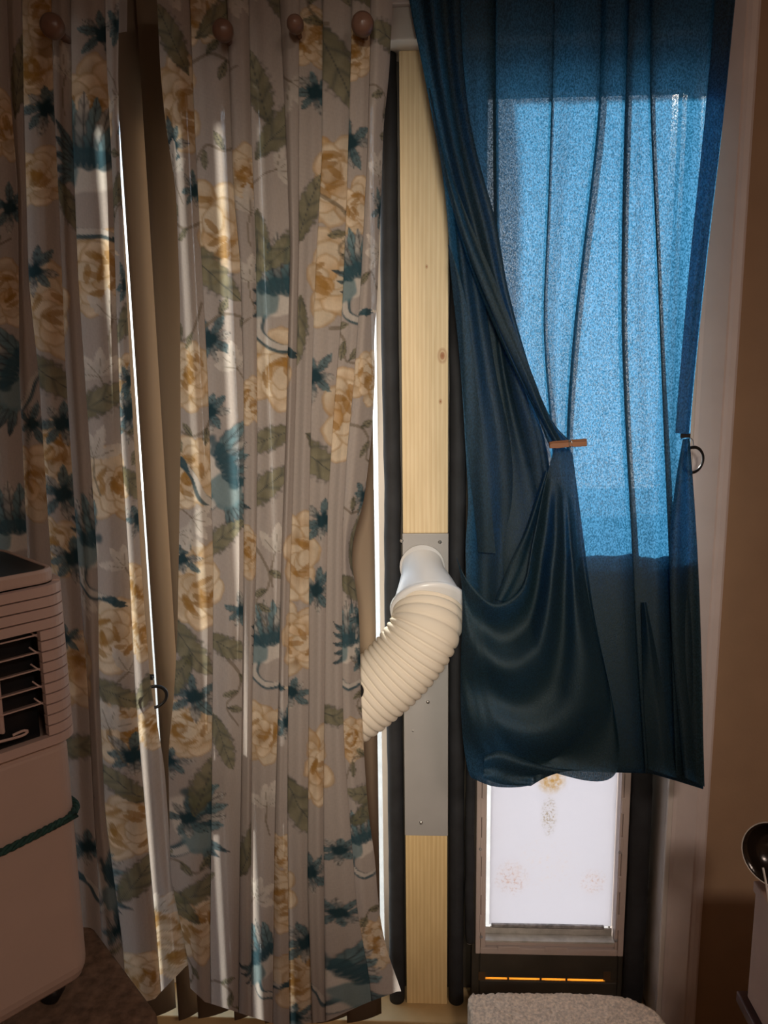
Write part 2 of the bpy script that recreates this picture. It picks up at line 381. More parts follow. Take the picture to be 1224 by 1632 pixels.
# flap with stains
mt,nt,out=newmat('stained_vinyl_flap'); v=coords(nt)
dif=N(nt,'ShaderNodeBsdfDiffuse'); trl=N(nt,'ShaderNodeBsdfTranslucent'); mx=N(nt,'ShaderNodeMixShader'); mx.inputs[0].default_value=.75
flap_c=((ix0+ix1)/2, iz0)
def blob(px,py,rx,rz,n0,n1,sc,amount):
    c=P(px,py,Y0+.02); tc=N(nt,'ShaderNodeTexCoord'); mp=N(nt,'ShaderNodeMapping')
    lx,lz=c.x-pet.location.x, c.z-pet.location.z
    mp.inputs['Scale'].default_value=(1/rx,0,1/rz); mp.inputs['Location'].default_value=(-lx/rx,0,-lz/rz)
    L(nt,tc.outputs['Object'],mp.inputs['Vector']); ln=N(nt,'ShaderNodeVectorMath'); ln.operation='LENGTH'; L(nt,mp.outputs[0],ln.inputs[0])
    a=ramp(nt,ln.outputs['Value'],[(0,g(1)),(.5,g(.8)),(1,g(0))]); b=ramp(nt,noise(nt,v,sc,4,.65),[(n0,g(0)),(n1,g(1))])
    mm=N(nt,'ShaderNodeMixRGB'); mm.blend_type='MULTIPLY'; mm.inputs[0].default_value=1; L(nt,a,mm.inputs[1]); L(nt,b,mm.inputs[2])
    m3=N(nt,'ShaderNodeMath'); m3.operation='MULTIPLY'; m3.inputs[1].default_value=amount; L(nt,mm.outputs[0],m3.inputs[0]); return m3.outputs[0]
col=None
for args,cc in (((878,1243,.036,.036,.36,.60,110,1.0),(.38,.26,.10)),((875,1300,.020,.055,.5,.6,190,1.0),(.30,.25,.18)),
                ((815,1400,.042,.05,.5,.66,140,.8),(.40,.26,.19)),((945,1405,.035,.035,.5,.66,140,.8),(.42,.30,.24)),((870,1380,.09,.09,.55,.7,120,.5),(.5,.42,.36))):
    f=blob(*args); mm=N(nt,'ShaderNodeMixRGB'); L(nt,f,mm.inputs[0]); mm.inputs[2].default_value=(*cc,1)
    if col is None: mm.inputs[1].default_value=(.47,.462,.488,1)
    else: L(nt,col,mm.inputs[1])
    col=mm.outputs[0]
L(nt,col,dif.inputs[0]); L(nt,col,trl.inputs[0]); L(nt,dif.outputs[0],mx.inputs[1]); L(nt,trl.outputs[0],mx.inputs[2]); L(nt,mx.outputs[0],out.inputs[0])
zf0=P(870,1474,Y0+.02).z
bx('flap',(P(781,1400,Y0+.02).x,Y0+.019,zf0),(P(977,1400,Y0+.02).x,Y0+.023,iz1+.01),mt,pet,0)
bx('magnet_strip',(P(783,1471,Y0+.018).x,Y0+.012,zf0-.004),(P(962,1474,Y0+.018).x,Y0+.0185,zf0+.0045),M_magnet,pet,.001)

struct(bx('light_block_1',(X_st+.036,.05,.036),(XA+.02,.09,ZH-.001),M_alu,None,.001))  # unseen board added behind post and foam to block outdoor light
struct(bx('light_block_2',(XB-.03,.05,.036),(XJ-.001,.058,1.165),M_alu,None,.001))  # second added blocker, stops light leaking between wide foam and jamb
# ------------------------------------------------------------------ vertical blinds
BY=-.072
bl = thing('vertical_blinds',(-.75,BY,.06),'tan vertical slat blinds hanging behind the floral curtains','blinds')
bx('headrail',(XL+.02,BY-.02,2.2),(P(600,100,BY).x,WY-.001,2.24),M_white,bl)
sw=.089; rb=random.Random(3)
edges=[(-150,-3),(-95,-3),(-40,-3),(15,2),(66,-3),(118,2.5),(168,-3),(222,13),(263,1.2),(325,9),(378,13),(432,7),(476,2.5),(534,-3),(594,0)]
for (pa_,ga),(pb_,gb) in zip(edges[:-1],edges[1:]):
    x0=P(pa_+ga/2,700,BY).x; x1=P(pb_-gb/2,700,BY).x; xc=(x0+x1)/2; a=math.acos(min(1,(x1-x0)/sw))*(.55 if rb.random()<.5 else .62)
    wd=(x1-x0)/math.cos(a); V=[]; n=7; bz=.062+rb.uniform(-.004,.004)
    for zz in (bz,2.2):
        for i in range(n):
            s_=(i/(n-1)-.5)*wd; cv=.005*(1-(2*s_/wd)**2)
            V.append((xc+s_*math.cos(a), BY+s_*math.sin(a)-cv, zz))
    o=obj('slat',V,[[i,i+1,n+i+1,n+i] for i in range(n-1)],M_slat,bl,True); md=o.modifiers.new('solid','SOLIDIFY'); md.thickness=.0008

# ------------------------------------------------------------------ exhaust hose
hs = thing('exhaust_hose',P(560,1150,-.11),'cream corrugated exhaust hose curving from grey vent plate behind floral curtain','hose')
c0=P(673,903,-.003)
pth=[(c0.x,-.002,c0.z),P(675,918,-.03),P(679,940,-.065),P(683,966,-.098)]
pa=cr([tuple(q) for q in pth],14); t=np.linspace(0,1,14); rad=.0435+(.069-.0435)*np.clip((t-.15)/.75,0,1)**1.3
cpl=obj('coupler',*tube(pa,rad,40,False),M_pipe,hs,True)
fl=[(c0.x,-.010,c0.z),(c0.x,-.0025,c0.z)]
obj('flange',*tube(fl,[.0462,.0468],40,True),M_pipe,cpl,True)
e=pa[-1]; d=(pa[-1]-pa[-2]); d/=np.linalg.norm(d)
obj('collar_ring',*tube([e-d*.006,e-d*.002,e+d*.006,e+d*.009],[.068,.0755,.0755,.069],48,True),M_pipe,cpl,True)
cpl['label']='smooth white plastic pipe coupler'
pts=[tuple(e+d*.004),P(676,1006,-.135),P(646,1052,-.150),P(606,1092,-.160),P(556,1130,-.165),P(490,1165,-.166),P(400,1190,-.166),P(330,1200,-.166)]
nr=40; hp=cr([tuple(q) for q in pts],nr*8)
ph=np.arange(len(hp))/8.0*2*math.pi
rad=.0635+.0058*(np.abs(np.sin(ph/2))**.5)
obj('corrugated_tube',*tube(hp,rad,48,True),M_hose,hs,True)

# ------------------------------------------------------------------ sheet builder
def line(pts, ys):
    pts=np.asarray(pts,float); return np.interp(ys, pts[:,1], pts[:,0])
def smooth_line(pts, ys):
    x=line(pts,ys); k=np.hanning(41); k/=k.sum(); xp=np.pad(x,20,mode='reflect',reflect_type='odd'); return np.convolve(xp,k,'valid')
def make_sheet(name, PX, PYY, Y, mat, parent, smooth=True, cols=None):
    r,c=PX.shape; W=PY(PX,PYY,Y).reshape(-1,3)
    o=obj(name,W,grid_faces(r,c),mat,parent,smooth); return o,W.reshape(r,c,3)

# ------------------------------------------------------------------ floral print
def sm(a,b,x): t=np.clip((x-a)/(b-a+1e-12),0,1); return t*t*(3-2*t)
def wob(x,y,s):
    return (np.sin(x*s*1.3+y*s*.7+1.2)+np.sin(x*s*-.6+y*s*1.7+.3)+np.sin(x*s*2.3+y*s*1.1+2.1)*.6+np.sin(x*s*-1.9+y*s*2.7)*.5)/3.1
BGC=np.array((.47,.405,.365))
CREAM=np.array((.80,.66,.49)); AMB=np.array((.36,.19,.05)); TEAL=np.array((.045,.10,.125)); TEAL2=np.array((.16,.25,.27))
OLIVE=np.array((.15,.14,.075)); OLV2=np.array((.28,.26,.16)); WHT=np.array((.72,.65,.58)); BRN=np.array((.20,.16,.11)); INK=np.array((.05,.055,.06))
class Print:
    def __init__(s,U,V): s.U=U; s.V=V; s.C=np.tile(BGC,(len(U),1))
    def loc(s,u,v,r,rot,ext=1.5,flip=1):
        i=np.where((np.abs(s.U-u)<r*ext)&(np.abs(s.V-v)<r*ext))[0]
        x=(s.U[i]-u)/r*flip; y=(s.V[i]-v)/r; c,n=math.cos(rot),math.sin(rot)
        return i, c*x+n*y, -n*x+c*y
    def mix(s,i,mask,col):
        mask=np.clip(mask,0,1)[:,None]; s.C[i]=s.C[i]*(1-mask)+np.asarray(col)*mask
    def petal(s,i,x,y,cx,cy,ang,l,w,ca,cb,edge=None,a=.92):
        c,n=math.cos(ang),math.sin(ang); dx,dy=x-cx,y-cy; p=c*dx+n*dy; q=-n*dx+c*dy
        d=np.sqrt((p/l)**2+(q/w)**2)+.10*wob(x+cx*7,y+cy*5,9); m=1-sm(.92,1.03,d)
        t=np.clip((p/l+1)/2+.25*wob(x,y,8),0,1)[:,None]; col=ca*(1-t)+cb*t
        s.mix(i,m*a,col)
        if edge is not None: s.mix(i,(sm(.80,.93,d)-sm(.97,1.06,d))*.45,edge)
    def peony(s,u,v,r,rot,k):
        i,x,y=s.loc(u,v,r,rot); g_=np.random.default_rng(k)
        if len(i)==0: return
        for n,off,l,w,a in ((9,.62,.42,.36,.95),(7,.40,.36,.30,.95),(5,.20,.30,.24,.95)):
            st=g_.uniform(0,6.28)
            for j in range(n):
                th=st+6.283*j/n+g_.normal(0,.15); o=off*g_.uniform(.85,1.12)
                ca=AMB*g_.uniform(.8,1.5)+.05; cb=CREAM*g_.uniform(.86,1.12)
                if g_.random()<.35: ca=CREAM*.8
                s.petal(i,x,y,o*math.cos(th),o*math.sin(th),th+g_.normal(0,.2),l,w,ca,cb,AMB*1.1,a)
        for j in range(9):
            th=g_.uniform(0,6.28); o=g_.uniform(.05,.6); s.petal(i,x,y,o*math.cos(th),o*math.sin(th),th+1.4,.22,.075,AMB*.9,AMB*1.2,None,.7)
    def lens(s,i,x,y,x0,y0,x1,y1,w,ca,cb,vein=None,a=.9):
        l=math.hypot(x1-x0,y1-y0); ex,ey=(x1-x0)/l,(y1-y0)/l; p=((x-x0)*ex+(y-y0)*ey)/l; q=-(x-x0)*ey+(y-y0)*ex
        hw=w*np.clip(np.sin(np.clip(p,0,1)*math.pi),0,1)**.8*(1+.25*wob(x*2,y*2,11)); m=(1-sm(.85,1.05,np.abs(q)/(hw+1e-4)))*((p>0)&(p<1))
        t=np.clip(p+.3*wob(x,y,10),0,1)[:,None]; s.mix(i,m*a,ca*(1-t)+cb*t)
        if vein is not None:
            s.mix(i,m*(1-sm(.0,.02,np.abs(q)))*.8,vein); s.mix(i,m*(.5+.5*np.sin((p*26-np.abs(q)/w*5)))**6*.45,vein)
            s.mix(i,(1-sm(.9,1.25,np.abs(q)/(hw+1e-4)))*sm(.75,1.0,np.abs(q)/(hw+1e-4))*((p>0)&(p<1))*.5,vein)
    def leaf(s,u,v,r,rot,k):
        i,x,y=s.loc(u,v,r,rot)
        if len(i)==0: return
        s.lens(i,x,y,-1,-.1,1,.1,.34,OLIVE,OLV2,INK*1.3,.85)
    def teal_flower(s,u,v,r,rot,k):
        i,x,y=s.loc(u,v,r,rot); g_=np.random.default_rng(k)
        if len(i)==0: return
        for j in range(8):
            th=6.283*j/8+g_.normal(0,.15); l=g_.uniform(.75,1.1); pal=(j%3==0)
            s.lens(i,x,y,.1*math.cos(th),.1*math.sin(th),l*math.cos(th),l*math.sin(th),.17,TEAL,WHT*.8 if pal else TEAL2,INK,.9)
        d=np.hypot(x,y); s.mix(i,(1-sm(.2,.34,d+.1*wob(x,y,9))),TEAL*.6)
    def lily(s,u,v,r,rot,k):
        i,x,y=s.loc(u,v,r,rot); g_=np.random.default_rng(k)
        if len(i)==0: return
        for j in range(4):
            th=-.9+j*.75+g_.normal(0,.12); l=g_.uniform(.8,1.15); s.lens(i,x,y,0,0,l*math.cos(th),l*math.sin(th),.2,WHT*.75,WHT,None,.9)
            i2=i; s.stroke_xy(i,x,y,[(0,0),(l*.6*math.cos(th),l*.6*math.sin(th))],.018,BRN,.6)
        s.stroke_xy(i,x,y,[(0,0),(-.5,-.15),(-1,-.5)],.03,BRN,.7)
    def stroke_xy(s,i,x,y,pts,w,col,a=.8,w1=None):
        best=np.full(len(x),9.); n=len(pts)
        for k in range(n-1):
            (ax,ay),(bx_,by)=pts[k],pts[k+1]; dx,dy=bx_-ax,by-ay; t=np.clip(((x-ax)*dx+(y-ay)*dy)/(dx*dx+dy*dy+1e-9),0,1)
            ww=w if w1 is None else w+(w1-w)*(k+t)/(n-1); best=np.minimum(best,np.hypot(x-ax-t*dx,y-ay-t*dy)/ww)
        s.mix(i,(1-sm(.75,1.1,best))*a,col)
    def branch(s,u,v,r,rot,k):
        i,x,y=s.loc(u,v,r,rot); g_=np.random.default_rng(k)
        if len(i)==0: return
        p=cr([(-1,-.6),(-.5,.0),(0,.1),(.45,-.15),(1,.35)],24); s.stroke_xy(i,x,y,[tuple(q) for q in p],.05,BRN,.7,.025)
        for j,(a,b) in enumerate(((-.5,.0),(0,.1),(.5,-.1))):
            th=1.2*(-1)**j+g_.normal(0,.3); s.lens(i,x,y,a,b,a+.5*math.cos(th),b+.5*math.sin(th),.1,OLIVE,OLV2,INK,.8)
    def bird(s,u,v,r,rot,k,flip=1):
        i,x,y=s.loc(u,v,r,rot,2.0,flip)
        if len(i)==0: return
        # tail
        for j in range(5): s.lens(i,x,y,-.35,-.15+.04*j,-.95,-.35+.22*j,.07,TEAL2,TEAL,INK,.9)
        # neck and head
        nk=cr([(-.25,-.25),(-.30,-.62),(.05,-.88),(.45,-.86),(.75,-.95)],24); nk=[tuple(q) for q in nk]
        s.stroke_xy(i,x,y,nk,.12,TEAL,.9,.055); s.stroke_xy(i,x+.02,y-.03,nk,.075,WHT*.9,.9,.03)
        s.lens(i,x,y,.55,-.88,1.0,-1.02,.08,TEAL,TEAL*.7,None,.95); s.lens(i,x,y,.92,-.98,1.2,-1.06,.03,CREAM,CREAM,None,.9)
        # body
        d=np.sqrt(((x-.0)/.55)**2+((y+.08)/.28)**2)+.1*wob(x,y,9); s.mix(i,(1-sm(.9,1.05,d))*.95,WHT*.95)
        s.mix(i,(1-sm(.85,1.05,np.sqrt(((x+.25)/.30)**2+((y+.10)/.30)**2)+.15*wob(x,y,12)))*.85,TEAL2)
        # raised fan of wing feathers
        for j in range(7):
            th=2.25-j*.20; l=1.0-.04*abs(j-3); ex,ey=-.05+l*math.cos(th),.0+l*math.sin(th)
            s.lens(i,x,y,-.12+.07*j,.0,ex+.12,ey,.12,TEAL,WHT*.85 if j%2 else TEAL2*1.4,INK,.92)
        w=np.sqrt(((x-.1)/.52)**2+((y-.12)/.16)**2)+.2*np.sin(x*30)*.5; s.mix(i,(1-sm(.8,1.05,w))*.85,TEAL)
    def weave(s):
        n=wob(s.U,s.V*.3,900)*.03+wob(s.U*.2,s.V,1300)*.03; s.C*= (1+n)[:,None]

def floral_panel(name, label, cols, hem, y_top, motifs, Yf, nrows, step, parent_label_group, seedv):
    """cols: list of column lines [(px,py)..]; pleat between; hem: function px->py"""
    ys=np.linspace(y_top,1,nrows)       # placeholder
    ycurve=np.linspace(y_top,1700,nrows)
    lines=[smooth_line(c,ycurve) for c in cols]
    PXs=[];Ys=[];vis=[]
    nl=len(lines)
    for k in range(nl-1):
        a,b=lines[k],lines[k+1]; wid=np.mean(np.abs(b-a)); n=max(5,int(wid/step))
        tt=np.linspace(0,1,n); rg=np.random.default_rng(seedv*50+k); ph1,am=rg.uniform(0,6.28),rg.uniform(.006,.011)
        for j,t in enumerate(tt):
            x=a*(1-t)+b*t
            if k<nl-2 and j==n-1: x=x+ 0
            drift=.0025*np.sin(ycurve/260+ph1+3*t)
            y=Yf(k,t)+ -am*math.sin(math.pi*t)*(1 if k%2==0 else .55)+.0015*math.sin(2*math.pi*(1.5*t)+ph1)+drift
            PXs.append(x);Ys.append(y);vis.append(0)
        if k<nl-2:                      # pleat: fabric doubles back behind itself
            w=5.5+rg.uniform(0,4)
            for f,dy in ((.3,.006),(-.3,.012),(-1,.018),(-1,.022),(0,.020),(.4,.012)):
                PXs.append(b+ -0+f*w*np.ones_like(b)); Ys.append(Yf(k,1)+dy*.8+0*b); vis.append(1e6)
    PX=np.stack(PXs,1); Yd=np.stack(Ys,1)
    # rows end on the hem line of each column
    r,c=PX.shape; tv=np.linspace(0,1,r)[:,None]
    pxb=PX[-1]; hemy=np.array([hem(q) for q in np.minimum(np.maximum(pxb,-200),700)])
    PYY=y_top+(hemy[None,:]-y_top)*tv
    # re-evaluate px at the actual row heights
    PX2=np.stack([np.interp(PYY[:,j],ycurve,PX[:,j]) for j in range(c)],1)
    Y2=np.stack([np.interp(PYY[:,j],ycurve,Yd[:,j]) for j in range(c)],1)
    W=PY(PX2,PYY,Y2)
    # fabric coordinates: arc length across, height down
    mid=W[r//2]; U=np.r_[0,np.cumsum(np.linalg.norm(np.diff(mid[:,:2],axis=0),axis=1))]
    UU=np.tile(U,(r,1)); VV=W[:,:,2]
    pr=Print(UU.ravel(),VV.ravel())
    flatx=PX2.ravel(); flaty=PYY.ravel(); fY=Y2.ravel()
    for n,(kind,px,py,rp,rot,*ex) in enumerate(motifs):
        dd=(flatx-px)**2+(flaty-py)**2+np.tile(vis,r); j=int(np.argmin(dd)); u,v=UU.ravel()[j],VV.ravel()[j]
        getattr(pr,kind)(u,v,rp/900.*(1.7 if kind=='bird' else 1.38),R(rot),n*7+seedv,*ex)
    pr.weave()
    o=obj(name,W.reshape(-1,3),grid_faces(r,c),M_floral,None,True)
    ca=o.data.color_attributes.new('print','FLOAT_COLOR','POINT')
    buf=np.ones((r*c,4),np.float32); buf[:,:3]=np.clip(pr.C,0,1); ca.data.foreach_set('color',buf.ravel())
    hr=int((46-y_top)/(1600-y_top)*r); Wh=W[:hr].copy(); Wh[:,:,1]+=.034   # turned-over heading behind the cloth
    ho=obj('heading',Wh[::3,::3].reshape(-1,3),grid_faces(*Wh[::3,::3].shape[:2]),M_floral,o,True)
    ch=ho.data.color_attributes.new('print','FLOAT_COLOR','POINT'); nb=len(ho.data.vertices); bb=np.ones((nb,4),np.float32); bb[:,:3]=BGC*.8; ch.data.foreach_set('color',bb.ravel())
    return tag(o,label,'curtain',parent_label_group)

def filler(x0,x1,y0,y1,taken,n,seedv):
    rg=random.Random(seedv); out=[]; kinds=['leaf','branch','leaf','branch','lily','teal_flower']
    tries=0
    while len(out)<n and tries<4000:
        tries+=1; px,py=rg.uniform(x0,x1),rg.uniform(y0,y1)
        if all(math.hypot(px-a[1],py-a[2])>a[3]*.75+24 for a in taken+out):
            kd=rg.choice(kinds); out.append((kd,px,py,{'leaf':38,'branch':42,'lily':30,'teal_flower':24}[kd],rg.uniform(0,360)))
    return out
pe='peony'; bi='bird'; tf='teal_flower'; li='lily'; lf='leaf'
mR=[(pe,300,165,50,0),(pe,335,365,52,30),(pe,390,280,34,0),(pe,528,285,48,60),(pe,572,330,30,10),(pe,518,445,50,40),(pe,300,600,40,0),(pe,452,590,45,20),
    (pe,538,660,52,70),(pe,300,755,42,0),(pe,328,935,52,15),(pe,480,890,52,50),(pe,470,1020,44,0),(pe,418,1170,40,30),(pe,510,1225,52,10),(pe,588,600,30,0),
    (pe,448,1360,26,0),(pe,452,1430,46,40),(pe,312,1480,48,10),(pe,462,1560,50,80),(pe,288,1165,36,0),(pe,402,640,26,0),(pe,500,60,30,0),(pe,566,80,28,0),(pe,310,20,32,0),(pe,395,880,30,0),(pe,600,1500,34,0),(pe,560,1180,28,20),
    (bi,442,470,52,0),(bi,355,755,58,60,-1),(bi,424,1030,46,5),(bi,320,1310,60,60,-1),(bi,415,1535,52,30),(bi,565,1565,56,50,-1),(bi,563,445,44,20),(bi,552,1030,46,0),(bi,575,1345,40,0),(bi,350,480,0.1,0),
    (tf,275,232,28,0),(tf,335,540,30,20),(tf,557,228,28,0),(tf,503,148,26,0),(tf,500,600,28,0),(tf,515,828,30,0),(tf,505,940,30,10),(tf,308,1110,30,0),(tf,290,890,24,0),(tf,495,1390,32,0),(tf,490,1500,34,0),(tf,300,1305,28,0),(tf,335,655,28,0),(tf,460,1150,26,0),(tf,540,1355,22,0),(tf,310,305,22,0),
    (li,465,130,34,-60),(li,400,340,30,60),(li,438,880,36,60),(li,425,1285,36,70),(li,405,1430,36,30),(li,395,450,30,80),(li,440,270,26,0),
    (lf,330,430,48,-50),(lf,535,105,48,-70),(lf,500,730,50,-40),(lf,420,780,44,30),(lf,350,860,38,30),(lf,300,1030,44,-60),(lf,400,1345,48,60),(lf,480,1290,50,-70),(lf,335,1410,44,20),(lf,330,1250,40,70),(lf,525,1140,34,-20),(lf,455,200,44,40)]
mL=[(pe,150,175,50,0),(pe,48,110,40,0),(pe,5,200,36,0),(pe,150,435,48,10),(pe,88,495,48,50),(pe,208,612,34,0),(pe,82,725,42,0),(pe,50,770,44,40),(pe,190,772,48,0),(pe,225,940,34,0),
    (pe,176,1015,46,0),(pe,232,1010,34,0),(pe,127,1065,50,20),(pe,207,1165,44,0),(pe,252,1160,26,0),(pe,205,1320,46,30),(pe,272,1475,40,0),(pe,284,1522,36,0),(pe,230,1560,42,0),(pe,58,280,32,0),(pe,10,470,36,0),(pe,70,20,36,0),(pe,85,870,36,0),
    (bi,122,265,60,-8),(bi,28,600,54,60),(bi,152,870,56,0),(bi,175,1410,50,60,-1),(bi,15,850,50,0),(bi,150,1270,0.1,0),
    (tf,75,172,28,0),(tf,165,55,28,0),(tf,55,432,26,0),(tf,100,675,32,0),(tf,102,788,34,0),(tf,118,890,34,0),(tf,208,658,34,0),(tf,213,1205,34,0),(tf,15,330,26,0),(tf,105,1020,20,0),(tf,190,1480,30,0),(tf,140,1350,30,0),
    (li,105,120,34,60),(li,180,510,36,60),(li,160,600,36,100),(li,150,730,38,70),(li,205,1070,38,30),(li,175,1160,38,80),(li,200,905,30,100),(li,248,1450,30,60),
    (lf,78,600,48,-40),(lf,160,640,44,20),(lf,30,120,44,70),(lf,180,1105,40,-30),(lf,120,1190,44,0),(lf,220,1400,44,50),(lf,60,960,44,40),(lf,110,330,36,-60)]
mR+=filler(255,640,-60,1630,mR,60,1); mL+=filler(-90,280,-60,1600,mL,45,2)
YC=-.262
# right panel column lines
cR=[[(245,-80),(250,0),(256,120),(264,200),(280,300),(287,480),(288,700),(283,1000),(278,1100),(268,1200),(270,1300),(272,1400),(300,1530),(312,1700)],
    [(300,-80),(310,200),(330,600),(340,900),(338,1200),(335,1500),(338,1700)],
    [(352,-80),(362,0),(372,300),(383,420),(388,620),(388,900),(386,1100),(382,1400),(380,1700)],
    [(395,-80),(400,200),(408,400),(410,700),(408,900),(402,1100),(400,1400),(402,1700)],
    [(440,-80),(452,150),(462,400),(455,700),(448,900),(444,1100),(438,1300),(432,1700)],
    [(478,-80),(476,100),(476,400),(472,600),(466,800),(460,1000),(458,1300),(462,1700)],
    [(515,-80),(513,250),(503,430),(498,560),(492,800),(492,1100),(490,1400),(500,1700)],
    [(562,-80),(560,60),(553,300),(546,480),(533,640),(522,800),(518,1000),(515,1300),(520,1700)],
    [(590,-80),(590,60),(585,250),(575,450),(563,620),(553,720),(545,850),(545,1100),(548,1200),(556,1300),(568,1450),(588,1560),(600,1700)],
    [(627,-80),(626,0),(623,60),(620,120),(611,200),(608,300),(601,480),(596,540),(598,600),(592,700),(580,800),(562,860),(560,900),(570,950),(573,1000),(575,1100),(579,1180),(584,1260),(590,1320),(597,1360),(603,1440),(612,1500),(625,1540),(644,1590),(650,1700)]]
hemR=lambda q: float(np.interp(q,[300,312,330,380,450,520,583,605,644],[1558,1575,1597,1614,1636,1628,1602,1594,1580]))
floral_panel('floral_curtain','floral curtain panel with the bright turned edge beside the pine board',cR,hemR,-80,mR,
    lambda k,t: (YC+.0 if k<8 else YC+.022*t), 800, 2.0, 'floral curtains', 1)
cL=[[(-110,-80),(-95,900),(-80,1700)],[(-45,-80),(-40,900),(-30,1700)],
    [(8,-80),(15,150),(28,300),(30,600),(45,900),(62,1200),(75,1700)],
    [(32,-80),(36,150),(45,450),(62,600),(75,800),(95,1100),(105,1300),(140,1700)],
    [(80,-80),(85,150),(95,350),(105,600),(125,900),(140,1100),(150,1300),(175,1700)],
    [(112,-80),(115,200),(125,450),(142,700),(155,900),(158,1100),(168,1300),(195,1500),(210,1700)],
    [(165,-80),(170,100),(180,300),(185,480),(192,700),(205,900),(215,1100),(232,1300),(250,1500),(265,1700)],
    [(190,-80),(190,0),(188,120),(193,300),(196,350),(199,420),(208,600),(225,900),(235,1030),(237,1060),(241,1100),(262,1220),(270,1330),(276,1410),(292,1490),(304,1538),(310,1700)]]
hemL=lambda q: float(np.interp(q,[-110,60,125,175,235,255,304,330],[1400,1405,1440,1520,1598,1592,1540,1525]))
floral_panel('floral_curtain','floral curtain panel draped behind the portable air conditioner',cL,hemL,-80,mL,
    lambda k,t: YC+.004, 760, 2.0, 'floral curtains', 2)
# wooden pegs that pin the headings to the wall
for px,py,rp,lb in ((85,43,17,'round wooden peg through the top of the left floral curtain'),(356,50,15,'round wooden peg in the middle of the right floral curtain heading'),
                    (471,40,12,'smallest round wooden peg, right of centre on the floral curtain heading'),(578,40,16,'round wooden peg near the top corner of floral curtain, nearest the pine board')):
    Yk=YC-.042; c=P(px,py,Yk); rr=rp/1226*1.30; dl=WY-Yk
    pg=thing('peg',(c.x,c.y,c.z-rr),lb,'peg','wooden pegs pinning the floral curtains')
    T_=Matrix.Translation(c)@Matrix.Rotation(R(90),4,'X')
    v,f=lathe([(.5*rr,-.016),(.9*rr,-.006),(rr,.003),(.92*rr,.010),(.6*rr,.0155),(.02*rr,.0175)],28); obj('knob',xf(v,T_),f,M_peg,pg,True)
    v,f=lathe([(.001,-dl),(.3*rr,-dl),(.35*rr,-.03),(.5*rr,-.0155),(.001,-.0155)],20); obj('shank',xf(v,T_),f,M_peg,pg,True)

# ------------------------------------------------------------------ teal curtain
tc_ = thing('teal_curtain',P(940,1235,-.13),'dark teal curtain glowing blue with lower corner tucked up into a pouch','curtain')
ys=np.linspace(-80,1260,220)
topoff=lambda py: .045*(1-sm(70,330,py))
YT=-.125
colsM=[[(722,-80),(738,100),(750,300),(775,500),(800,690),(800,900),(820,1100),(850,1260)],
       [(790,-80),(790,120),(792,400),(800,560),(830,690),(870,800),(890,1260)],
       [(884,-80),(880,120),(872,350),(864,520),(880,700),(893,900),(905,1260)],
       [(960,-80),(955,180),(935,350),(915,520),(903,690),(908,850),(925,1000),(950,1150),(985,1260)],
       [(1005,-80),(998,130),(992,350),(990,520),(997,700),(1005,830),(1012,1000),(1030,1260)],
       [(1040,-80),(1035,150),(1044,350),(1050,500),(1058,700),(1066,880),(1070,1050),(1078,1260)],
       [(1180,-80),(1172,0),(1152,200),(1128,400),(1107,600),(1099,690),(1096,730),(1108,800),(1113,960),(1118,1100),(1121,1260)]]
lm=[smooth_line(c,ys) for c in colsM]; PXs=[];Ys=[]
for k in range(len(lm)-1):
    a,b=lm[k],lm[k+1]; n=22; rg=np.random.default_rng(k+90); am=rg.uniform(.006,.012); ph=rg.uniform(0,6)
    for t in np.linspace(0,1,n):
        PXs.append(a*(1-t)+b*t); Ys.append(YT-am*math.sin(math.pi*t)+.003*np.sin(ys/210+ph+t*4)+.0025*math.sin(9*t+ph))
    if k<len(lm)-2:
        w=[5,3.5,5,6,3.5][k]
        for f,dy in ((.6,.004),(-.2,.010),(-1,.012),(-1,.015),(0,.016),(.8,.010)):
            PXs.append(b+f*w); Ys.append(YT+dy+0*b)
PXm=np.stack(PXs,1);Ym=np.stack(Ys,1)
bot=np.interp(PXm[-1],[800,850,985,1040,1080,1121],[1224,1222,1226,1228,1240,1253])
tv=np.linspace(0,1,220)[:,None]; PYm=-80+(bot[None,:]+80)*tv
PX2=np.stack([np.interp(PYm[:,j],ys,PXm[:,j]) for j in range(PXm.shape[1])],1)
Y2=np.stack([np.interp(PYm[:,j],ys,Ym[:,j]) for j in range(PXm.shape[1])],1)
Y2+=topoff(PYm); Y2-= .05*sm(700,1150,PYm)               # belly of the tucked-up lower part
# turn the bottom under
ex=[];ey=[];eY=[]
for q,(dy,dY) in enumerate(((4,.006),(5,.014),(1,.022),(-14,.026),(-50,.028))):
    ex.append(PX2[-1]);ey.append(PYm[-1]+dy);eY.append(Y2[-1]+dY)
make_sheet('main_sheet',np.vstack([PX2]+ex),np.vstack([PYm]+ey),np.vstack([Y2]+eY),M_teal,tc_)
sel=np.where(PYm[:,0]>860)[0][0]
make_sheet('tucked_up_layer',PX2[sel:,8:-4:2],PYm[sel:,8:-4:2]-3,Y2[sel:,8:-4:2]+.034,M_teal,tc_)
def strip(name, lp, rp, Yfun, n=14, rows=120, fold=.006, freq=1.5, seedv=0, rough=.0):
    lp=cr(lp,rows); rp=cr(rp,rows); t=np.linspace(0,1,n)[None,:]; s=np.linspace(0,1,rows)[:,None]
    PX=lp[:,:1]*(1-t)+rp[:,:1]*t; PYY=lp[:,1:2]*(1-t)+rp[:,1:2]*t
    Y=Yfun(s,t)-fold*np.sin(2*math.pi*freq*t+seedv+.6*s)+.002*np.sin(s*9+t*5+seedv)
    return make_sheet(name,PX,PYY,Y+0*PX+topoff(PYY),M_teal,tc_)[0]
